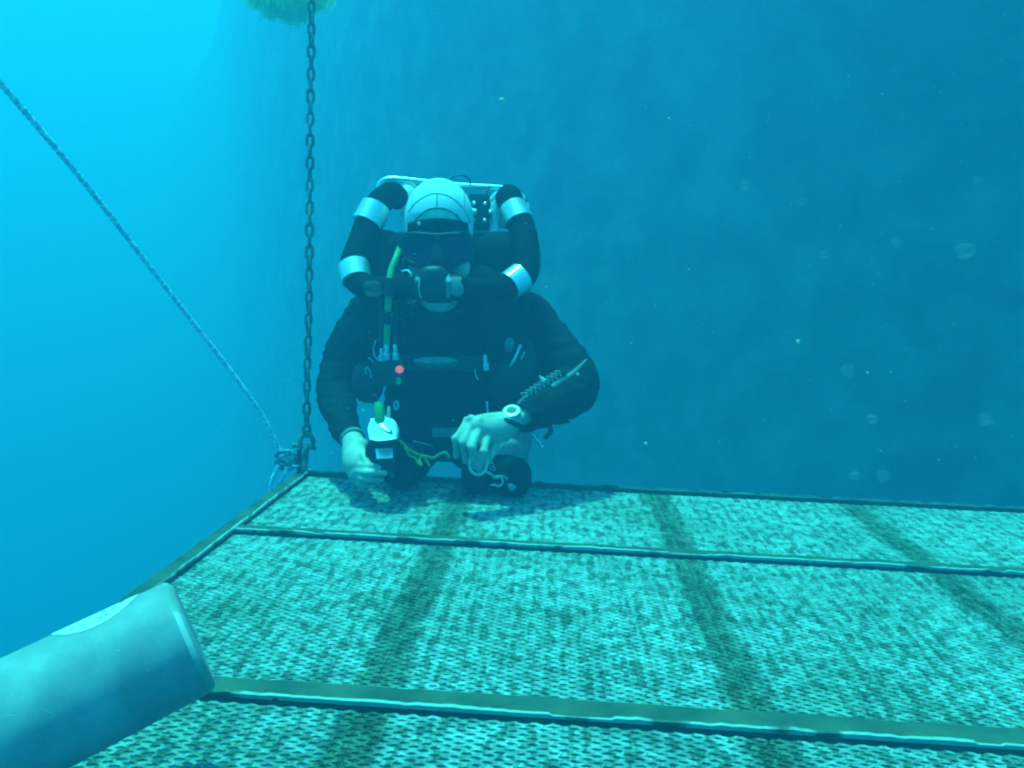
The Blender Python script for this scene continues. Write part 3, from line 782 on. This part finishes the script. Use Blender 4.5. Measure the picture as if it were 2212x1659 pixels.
# breathing hoses: corrugated, with steel weights
def hose(name, pts, corr=True):
    rows = catmull([(*at(x, y, d), m_(r, d)) for x, y, d, r in pts], 26); mb = MB(); acc = 0; L = []
    for i, q in enumerate(rows):
        if i: acc += (Vector(q[:3])-Vector(rows[i-1][:3])).length
        L.append((Vector(q[:3]), q[3]*(1+0.03*noise.noise(Vector((acc*38, 0, len(pts)+pts[0][0])))+0.004*math.sin(acc*2*PI/0.019))))
    tube(mb, L, 24, 1); return mb.build(name, M['sleeve'], reb)
hl = [(862, 430, 2.12, 24), (845, 420, 2.09, 27), (818, 440, 2.06, 28), (802, 466, 2.04, 29), (784, 520, 2.02, 31), (768, 562, 1.99, 31), (766, 596, 1.96, 29), (790, 618, 1.94, 27), (832, 622, 1.925, 26), (880, 618, 1.91, 26), (905, 620, 1.90, 25)]
hr = [(1092, 430, 2.12, 24), (1101, 424, 2.09, 25), (1114, 452, 2.06, 25), (1127, 490, 2.04, 29), (1134, 540, 2.01, 32), (1134, 585, 1.98, 31), (1112, 612, 1.95, 29), (1078, 624, 1.93, 27), (1040, 626, 1.915, 26), (1005, 624, 1.905, 25)]
hose('breathing_hose', hl); hose('breathing_hose', hr)
def band(p0, p1, r0, r1, d0, d1):
    a = at(*p0, d0); b = at(*p1, d1); ax = b-a; L = ax.length
    rb('hose_weight', lambda mb: lathe(mb, a, ax, [(0, m_(r0, d0)-.003), (0.0008, m_(r0, d0)), (L-.0008, m_(r1, d1)), (L, m_(r1, d1)-.003)], 40), M['chrome'])
band((813, 447), (792, 486), 33, 34, 2.053, 2.035)
band((764, 574), (771, 607), 34, 32, 1.972, 1.950)
band((1107, 445), (1122, 480), 29, 32, 2.065, 2.045)
band((1126, 600), (1098, 619), 34, 32, 1.962, 1.942)
# counterlungs on the chest and shoulders
rb('counterlung', lambda mb: (ell(mb, at(828, 690, 2.02), m_(54, 2.02), m_(92, 2.02), 0.055, e=0.85, u=28, v=20)), M['suit'])
rb('counterlung', lambda mb: (ell(mb, at(1086, 690, 2.02), m_(60, 2.02), m_(92, 2.02), 0.055, e=0.85, u=28, v=20)), M['suit'])
rb('shoulder_pad', lambda mb: (ell(mb, at(1080, 555, 2.08), m_(58, 2.08), m_(54, 2.08), 0.07, e=0.85)), M['suit'])
rb('shoulder_pad', lambda mb: (ell(mb, at(832, 560, 2.08), m_(48, 2.08), m_(62, 2.08), 0.07, e=0.85)), M['suit'])
rb('shoulder_pad', lambda mb: (ell(mb, at(1040, 620, 2.06), m_(70, 2.06), m_(50, 2.06), 0.06, e=0.85)), M['suit'])
# mouthpiece
mpz = rb('mouthpiece', lambda mb: (lathe(mb, at(895, 622, 1.895), RT, [(0, .024), (.005, .030), (0.028, .031), (0.03, .036), (0.088, .036), (0.09, .031), (0.115, .030), (0.12, .024)], 32), ell(mb, at(937, 604, 1.885), m_(32, 1.88), m_(30, 1.88), 0.028, e=0.7, u=28, v=18)), M['rubber'])
rb('lever', lambda mb: box(mb, at(968, 622, 1.853), RT*m_(3.6, 1.85), UP*m_(21, 1.85), fw*0.003, 0.0015), M['tint'], mpz)
rb('lever_tip', lambda mb: box(mb, at(969, 605, 1.849), RT*m_(5, 1.85), UP*m_(4.5, 1.85), fw*0.003, 0.0015), M['white'], mpz)
rb('side_cap', lambda mb: lathe(mb, at(984, 622, 1.858), -fw+RT*0.2, [(-.01, .018), (0, .018), (.003, .014)], 20, sy=1.2), M['tint'], mpz)
rb('clamp', lambda mb: tube(mb, [(at(907, 600, 1.87), .002), (at(905, 620, 1.862), .002), (at(909, 644, 1.87), .002)], 8, 5), M['steel'], mpz)
rb('clamp', lambda mb: tube(mb, [(at(868, 586, 1.90), .0022), (at(880, 584, 1.89), .0022), (at(888, 592, 1.885), .0022), (at(887, 602, 1.89), .0022)], 8, 5), M['white'], mpz)
# manifold on the left shoulder
rb('shoulder_valve', lambda mb: (lathe(mb, at(856, 618, 1.93), -fw+UP*0.15, [(-.03, .036), (0, .036), (.006, .032), (.012, .028), (.018, .026)], 28)), M['rubber'])
rb('shoulder_valve', lambda mb: (lathe(mb, at(860, 668, 1.95), -fw, [(-.03, .024), (0, .024), (.008, .020)], 24)), M['rubber'])

# low-pressure hoses
gh = rb('green_hose', lambda mb: tube(mb, [(at(866, 530, 1.99), .0085), (at(856, 556, 1.93), .0085), (at(845, 585, 1.91), .0085), (at(842, 612, 1.90), .0085), (at(839, 650, 1.90), .0085), (at(837, 700, 1.92), .0085), (at(835, 752, 1.93), .0085)], 14, 8), M['green'])
rb('hose_sleeve', lambda mb: tube(mb, [(at(843, 602, 1.897), .014), (at(841, 640, 1.897), .014)], 14, 4), M['rubber'], gh)
rb('hose_sleeve', lambda mb: tube(mb, [(at(838, 672, 1.905), .014), (at(836, 696, 1.92), .014)], 14, 4), M['rubber'], gh)
rb('black_hose', lambda mb: tube(mb, [(at(872, 560, 1.96), .006), (at(862, 600, 1.93), .006), (at(857, 650, 1.93), .006), (at(854, 700, 1.93), .006), (at(853, 748, 1.93), .006)], 12, 8), M['rubber'])
rb('black_hose', lambda mb: tube(mb, [(at(830, 600, 1.93), .006), (at(825, 650, 1.93), .006), (at(824, 700, 1.93), .006), (at(824, 748, 1.93), .006)], 12, 8), M['rubber'])
def fitting(x0, y0, x1, y1, d, r, name='hose_fitting', k=1.5):
    a = at(x0, y0, d); b = at(x1, y1, d); L = (b-a).length
    rb(name, lambda mb: lathe(mb, a, b-a, [(0, r*.8), (L*.1, r), (L*.48, r), (L*.5, r*1.15), (L*.56, r*k), (L*.8, r*k), (L*.82, r*k*.8), (L*.86, r*k), (L, r*k)], 6 if k > 1.4 else 16), M['steel'])
fitting(835, 744, 835, 778, 1.915, .0062); fitting(853, 744, 855, 778, 1.915, .0055); fitting(825, 752, 824, 780, 1.92, .0055, k=1.7)
fitting(1047, 766, 1051, 800, 1.93, .0050)
fitting(1148, 934, 1172, 966, 1.87, .0040, k=1.2)
inf = rb('inflator_block', lambda mb: box(mb, at(842, 806, 1.935), RT*m_(34, 1.93), UP*m_(28, 1.93), fw*0.02, 0.006), M['rubber'])
rb('red_button', lambda mb: lathe(mb, at(863, 798, 1.912), -fw, [(-.01, m_(8.5, 1.91)), (.002, m_(8.5, 1.91)), (.005, m_(6, 1.91))], 20), M['red'], inf)
rb('green_button', lambda mb: lathe(mb, at(861, 823, 1.912), -fw, [(-.01, m_(6, 1.91)), (.001, m_(6, 1.91)), (.003, m_(4, 1.91))], 20, xdir=UP, sx=1.4), M['green'], inf)
rb('thin_cord', lambda mb: tube(mb, [(at(812, 735, 1.95), .0016), (at(807, 752, 1.94), .0016), (at(810, 770, 1.93), .0016), (at(822, 782, 1.92), .0016)], 6, 6), M['steel'])
# D-rings & clips
def dring(cx, cy, rx, ry, d, r=.0018, rot=0.0, m='steel', lo=0, hi=2*PI, name='steel_ring'):
    pts = []
    nK = 14
    for k in range(nK+1):
        a = lo+(hi-lo)*k/nK; x = rx*math.cos(a); y = ry*math.sin(a)
        pts.append((at(cx+x*math.cos(rot)-y*math.sin(rot), cy+x*math.sin(rot)+y*math.cos(rot), d), r))
    rb(name, lambda mb: tube(mb, pts[:-1] if hi-lo > 6 else pts, 8, 3, closed=hi-lo > 6), M[m])
dring(800, 805, 14, 34, 1.98, rot=-0.25, lo=-1.3, hi=0.9)
dring(796, 806, 5, 12, 1.975, r=.0026, rot=-0.3)
dring(1036, 800, 10, 20, 1.95, lo=1.7, hi=3.3)
dring(856, 876, 4, 9, 1.93, r=.0028)
rb('clip', lambda mb: (tube(mb, [(at(1125, 745, 1.96), .004), (at(1112, 775, 1.95), .0045), (at(1102, 792, 1.95), .003)], 8, 5)), M['steel'])
rb('clip', lambda mb: (tube(mb, [(at(1133, 760, 1.96), .002), (at(1126, 776, 1.955), .002)], 8, 5)), M['steel'])
rb('clip', lambda mb: tube(mb, [(at(1052, 868, 1.94), .0035), (at(1053, 880, 1.935), .0025), (at(1054, 905, 1.93), .003)], 8, 5), M['steel'])
rb('clip', lambda mb: tube(mb, [(at(893, 953, 1.98), .0028), (at(915, 958, 1.975), .002), (at(935, 964, 1.975), .0012)], 8, 5), M['steel'])
# chest badge, grey fabric panels
rb('chest_badge', lambda mb: lathe(mb, at(943, 785, 1.955), -fw+UP*0.25, [(-.02, m_(47, 1.95)), (0.028, m_(47, 1.95)), (0.030, m_(44, 1.95))], 40, xdir=RT, sy=0.16), M['tint'])
rb('chest_strap', lambda mb: box(mb, at(948, 786, 1.995), RT*m_(100, 2), UP*m_(16, 2), fw*0.03, 0.006), M['rubber'])
rb('grey_panel', lambda mb: ell(mb, at(812, 718, 2.05), m_(16, 2.0), m_(30, 2.0), 0.05), M['tint'])
rb('grey_panel', lambda mb: ell(mb, at(1100, 742, 2.02), m_(20, 1.95), m_(28, 1.95), 0.055), M['tint'])
rb('waist_panel', lambda mb: box(mb, at(968, 934, 2.03), RT*m_(34, 2), UP*m_(10, 2), fw*0.02, 0.005), M['tint'])
rb('side_pouch', lambda mb: ell(mb, at(795, 825, 2.02), m_(34, 2.0), m_(46, 2.0), 0.05, e=0.85), M['rubber'])
rb('side_pouch', lambda mb: ell(mb, at(1112, 800, 2.06), m_(66, 2.0), m_(92, 2.0), 0.05, e=0.85), M['rubber'])
rb('side_pouch', lambda mb: ell(mb, at(1030, 1028, 1.93), m_(34, 1.93), m_(38, 1.93), 0.05, e=0.85), M['rubber'])
rb('hose_end', lambda mb: tube(mb, [(at(1180, 915, 1.92), .006), (at(1190, 930, 1.92), .006), (at(1176, 948, 1.92), .005)], 8, 6), M['rubber'])

# stage cylinder slung under the arm: pale body pointing at the viewer
st = thing('bailout_cylinder', 'small pale cylinder with a black boot slung below the wristwatch hand', 'cylinder', at(1110, 1020, 1.95))
mb = MB(); a = at(1092, 1004, 1.96); b = at(1118, 905, 2.16); lathe(mb, a, b-a, [(-.02, .035), (0, .046), (.02, .052), (.22, .052), (.25, .03)], 32); mb.build('cylinder_body', M['tank'], st)
mb = MB(); ell(mb, at(1104, 1030, 1.90), m_(45, 1.9), m_(45, 1.9), 0.05, e=0.9); mb.build('boot', M['suit'], st)
mb = MB(); lathe(mb, at(1106, 1052, 1.855), -fw, [(-.01, .010), (0, .010), (.004, .006)], 16); ell(mb, at(1102, 1049, 1.85), .007, .006, .006); mb.build('steel_cap', M['steel'], st)

# ------------------------------------------------------------------ gauge in the left hand
ga = thing('handheld_gauge', 'white-faced gauge with a round window hanging from a short green hose', 'gauge', at(826, 985, 1.82))
def gb(name, fn, m, parent=None, smooth=True):
    mb = MB(); fn(mb); return mb.build(name, m, parent or ga, smooth)
def prism(mb, pts, d, depth, bev=0.0, tilt=0.0):
    """outline in picture coordinates, given real thickness away from the viewer"""
    n = len(pts); cx = sum(p[0] for p in pts)/n; cyy = sum(p[1] for p in pts)/n
    vs = [at(cx+(x-cx)*0.94, cyy+(y-cyy)*0.94, d-bev+tilt*(cyy-y)) for x, y in pts]+[at(x, y, d+tilt*(cyy-y)) for x, y in pts]+[at(x, y, d+tilt*(cyy-y))+fw*depth for x, y in pts]
    fs = [tuple(reversed(range(n)))]+[tuple(range(2*n, 3*n))]
    for r in (0, n):
        for k in range(n): k2 = (k+1) % n; fs.append((r+k, r+k2, r+n+k2, r+n+k))
    mb.add(vs, fs)
cap = [(798, 950), (794, 925), (798, 912), (808, 902), (822, 899), (840, 903), (851, 914), (857, 930), (856, 949), (840, 952), (815, 954)]
wc = gb('white_case', lambda mb: prism(mb, cap, 1.795, 0.035, 0.003, 0.0011), M['white'])
gb('window_rim', lambda mb: tube(mb, [(at(829+24*math.cos(a), 930-18*math.sin(a), 1.790+.0011*18*math.sin(a)), .0016) for a in [PI*k/12 for k in range(-1, 14)]], 8, 2), M['tint'], wc)
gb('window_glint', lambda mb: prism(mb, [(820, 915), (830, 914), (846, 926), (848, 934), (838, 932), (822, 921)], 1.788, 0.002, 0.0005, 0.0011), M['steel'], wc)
for x, y in ((803, 908), (801, 947), (848, 945)):
    gb('screw', lambda mb: lathe(mb, at(x, y, 1.792+.0011*(930-y)), -fw+UP*.9, [(-.003, .0034), (.0015, .0034), (.003, .002)], 12), M['steel'], wc)
gb('green_hose', lambda mb: tube(mb, [(at(819, 872, 1.83), m_(11, 1.83)), (at(819, 890, 1.82), m_(11, 1.82)), (at(820, 908, 1.815), m_(11, 1.82))], 18, 4), M['green'])
gb('grey_stem', lambda mb: tube(mb, [(at(840, 880, 1.86), m_(4, 1.86)), (at(839, 905, 1.83), m_(5, 1.83))], 12, 4), M['tint'])
gb('hose_ring', lambda mb: tube(mb, [(at(808+7*math.cos(a), 862+9*math.sin(a), 1.86), .0025) for a in [2*PI*k/10 for k in range(10)]], 8, 3, closed=True), M['rubber'])
gb('black_body', lambda mb: (prism(mb, [(796, 953), (855, 950), (857, 990), (850, 1015), (835, 1022), (815, 1018), (797, 1005), (788, 988), (789, 966)], 1.80, 0.05, 0.006)), M['rubber'])
scr = gb('silver_screen', lambda mb: prism(mb, [(811, 969), (847, 967), (849, 990), (813, 992)], 1.787, 0.006, 0.001, 0.0006), M['chrome'])
gb('pouch', lambda mb: (prism(mb, [(846, 960), (862, 955), (884, 966), (906, 992), (898, 1016), (884, 1042), (868, 1060), (848, 1052), (830, 1036), (826, 1020), (845, 1010)], 1.845, 0.07, 0.012)), M['suit'])
gb('grey_patch', lambda mb: prism(mb, [(833, 1018), (851, 1016), (851, 1036)], 1.829, 0.003, 0.0005), M['tint'])

# yellow-green lanyard
ln = MB(); laid = [(852, 945, 1.81), (868, 958, 1.82), (882, 972, 1.83), (900, 982, 1.84), (918, 986, 1.86), (935, 990, 1.87), (950, 982, 1.87), (962, 978, 1.86), (970, 990, 1.86)]
laid_rope(ln, catmull([tuple(at(*p)) for p in laid], 12), 0.0042, 60, 3, 6)
laid_rope(ln, catmull([tuple(at(*p)) for p in [(876, 968, 1.82), (884, 985, 1.82), (896, 990, 1.83), (902, 1000, 1.83), (910, 1005, 1.83), (906, 992, 1.84), (914, 985, 1.85), (922, 998, 1.85), (928, 1008, 1.85)]], 12), 0.0035, 60, 3, 6)
tag(ln.build('lanyard', M['bungee'], loc=at(885, 975, 1.83)), 'tangled yellow-green lanyard hanging between the two hands', 'lanyard')
# pale cord looped through the fingers
cd = MB()
tube(cd, [(at(x, y, d), .0034) for x, y, d in [(1016, 985, 1.765), (1014, 1006, 1.755), (1020, 1020, 1.75), (1033, 1026, 1.75), (1045, 1021, 1.75), (1051, 1008, 1.755), (1052, 990, 1.765), (1050, 975, 1.77)]], 10, 6)
tube(cd, [(at(x, y, d), .0028) for x, y, d in [(1046, 1018, 1.752), (1060, 1024, 1.76), (1070, 1032, 1.77), (1082, 1030, 1.78), (1086, 1042, 1.785), (1078, 1050, 1.785), (1066, 1047, 1.78), (1060, 1049, 1.78)]], 10, 6)
tube(cd, [(at(x, y, d), .0026) for x, y, d in [(1070, 1030, 1.77), (1084, 1028, 1.78), (1096, 1034, 1.80)]], 10, 6)
tag(cd.build('looped_cord', M['cord'], loc=at(1035, 1015, 1.76)), 'pale cord looped through the curled fingers of the watch hand', 'cord')
# clip of small steel rings hanging by the fingers
rc = MB()
for k, (x, y) in enumerate(((1056, 985), (1059, 995), (1061, 1004), (1064, 1012))):
    tube(rc, [(at(x+6*math.cos(a), y+3.5*math.sin(a)+2*math.cos(a), 1.79+0.004*math.sin(a)), .0016) for a in [2*PI*j/8 for j in range(8)]], 6, 3, closed=True)
tag(rc.build('snap_clip', M['steel'], loc=at(1060, 998, 1.79)), 'small coiled steel clip hanging beside the thumb of the watch hand', 'clip')

# ------------------------------------------------------------------ watch and forearm pad
wt = thing('wrist_watch', 'round steel wristwatch with a dark strap on the wrist to the right', 'watch', at(1105, 890, 1.81))
wn = (-fw*0.62+UP*0.78-RT*0.08).normalized(); wcen = at(1106, 893, 1.825)
mb = MB(); lathe(mb, wcen, wn, [(-.004, .0185), (0, .021), (.006, .021), (.009, .018), (.0095, .0155)], 36, RT); wcase = mb.build('case', M['chrome'], wt)
mb = MB(); lathe(mb, wcen+wn*.0092, wn, [(0, .0145), (.0012, .0145), (.0016, .013)], 32, RT); mb.build('dial', M['tint'], wcase)
mb = MB(); lathe(mb, wcen+wn*.0065, wn, [(0, .0215), (.003, .0215), (.0042, .0180), (.0042, .0155)], 40, RT); mb.build('bezel', M['steel'], wcase)
mb = MB(); ax = (at(1122, 903, 1.85)-at(1190, 872, 1.93)).normalized(); yy = ax.cross(wn).normalized()
cc = wcen-wn*0.026
tube(mb, [(cc+wn*(0.0285*math.cos(a))+yy*(0.0305*math.sin(a)), 0.0018) for a in [2*PI*k/20 for k in range(20)]], 8, 3, closed=True)
for v in range(len(mb.v)):
    p = Vector(mb.v[v]); t_ = (p-cc).dot(ax); mb.v[v] = tuple(p+ax*t_*4.5)
mb.build('strap', M['rubber'], wt)

pad = thing('forearm_slate', 'dark slate with a notched pale edge strapped along the right forearm', 'slate', at(1180, 835, 1.9))
sx_ = (at(1205, 795, 1.94)-at(1128, 845, 1.88)); sl = sx_.length/2; sn = sx_.normalized(); sc_ = at(1172, 836, 1.905)
pu = (UP-sn*UP.dot(sn)).normalized(); pf = sn.cross(pu).normalized()
mb = MB(); box(mb, sc_-pu*0.012, sn*(sl*1.25), pu*0.017, pf*0.006, 0.003); mb.build('slate_board', M['suit'], pad)
mb = MB(); box(mb, sc_+pu*0.007, sn*(sl*1.0), pu*0.0042, pf*0.0075, 0.0015); spn = mb.build('spine', M['tint'], pad)
for k in range(9):
    mb = MB(); c = sc_+pu*0.0075+sn*(sl*(-0.94+1.88*k/8)); box(mb, c, sn*0.0022, pu*0.0072, pf*0.009, 0.0012); mb.build('notch', M['steel'], spn)
mb = MB(); c = sc_+pu*0.016+sn*(sl*0.18); lathe(mb, c-pu*.006, pu-sn*0.35, [(0, .0065), (.004, .006), (.020, .0012)], 10); mb.build('point', M['white'], pad)
mb = MB(); tube(mb, [(at(1192, 836, 1.90), .0035), (at(1215, 820, 1.93), .004), (at(1238, 806, 1.955), .0035), (at(1268, 776, 1.99), .0015)], 8, 6, flat=1.8); mb.build('tie_strap', M['tint'], pad)
mb = MB(); box(mb, at(1136, 868, 1.86), RT*0.010-UP*0.004, UP*0.005, fw*0.003, 0.0015); mb.build('tab', M['steel'], pad)
mb = MB()
for q in ((1128, 861, 1142, 853), (1126, 866, 1146, 866), (1124, 870, 1140, 874)):
    tube(mb, [(at(1118, 872, 1.845), .0015), (at(q[0], q[1], 1.845), .0016), (at(q[2], q[3], 1.85), .001)], 6, 4)
mb.build('cord_end', M['steel'], pad)
mb = MB(); prism(mb, [(1165, 905), (1190, 878), (1208, 872), (1232, 914), (1200, 918)], 1.935, 0.02, 0.004); mb.build('loose_flap', M['suit'], pad)

# ------------------------------------------------------------------ specks drifting in the water
rnd = random.Random(21); mb = MB()
fixed = [(1084, 217, 9), (1724, 738, 7), (1874, 805, 4), (1395, 958, 5), (1445, 257, 5), (785, 887, 4), (1248, 808, 5), (1541, 716, 2), (1180, 619, 3), (482, 920, 2), (940, 30, 3), (905, 483, 6), (1620, 340, 2)]
for x, y, r in fixed:
    d = rnd.uniform(0.5, 0.8); ell(mb, at(x, y, d), m_(r*.7, d), m_(r*.7, d), m_(r*.7, d), u=8, v=6)
for k in range(320):
    d = rnd.uniform(0.6, 3.0); x = rnd.uniform(500, 2200) if rnd.random() < .85 else rnd.uniform(0, 500); y = rnd.uniform(0, 1010)
    r = rnd.uniform(0.0003, 0.0011)*(d**.6); ell(mb, at(x, y, d), r, r, r, u=6, v=4)
s_ = mb.build('drifting_specks', M['speck']); s_['kind'] = 'stuff'
mb = MB()
for x, y, r in [(805, 623, 20), (2084, 541, 19), (1908, 1028, 13), (1934, 526, 10), (2130, 905, 14), (1848, 1028, 10), (1830, 800, 14), (2110, 388, 8), (1885, 905, 12), (1780, 550, 9), (1732, 436, 8), (1610, 400, 10)]:
    d = 0.35; k0 = len(mb.v); c = at(x, y, d); ell(mb, c, m_(r, d), m_(r*rnd.uniform(.75, 1), d), m_(r, d), u=20, v=12)
    for k in range(k0, len(mb.v)):
        v = Vector(mb.v[k]); mb.v[k] = c+(v-c)*(1+0.35*noise.noise((v-c)*700+Vector((x, y, 0))))
s_ = mb.build('soft_specks', M['speck_soft']); s_['kind'] = 'stuff'
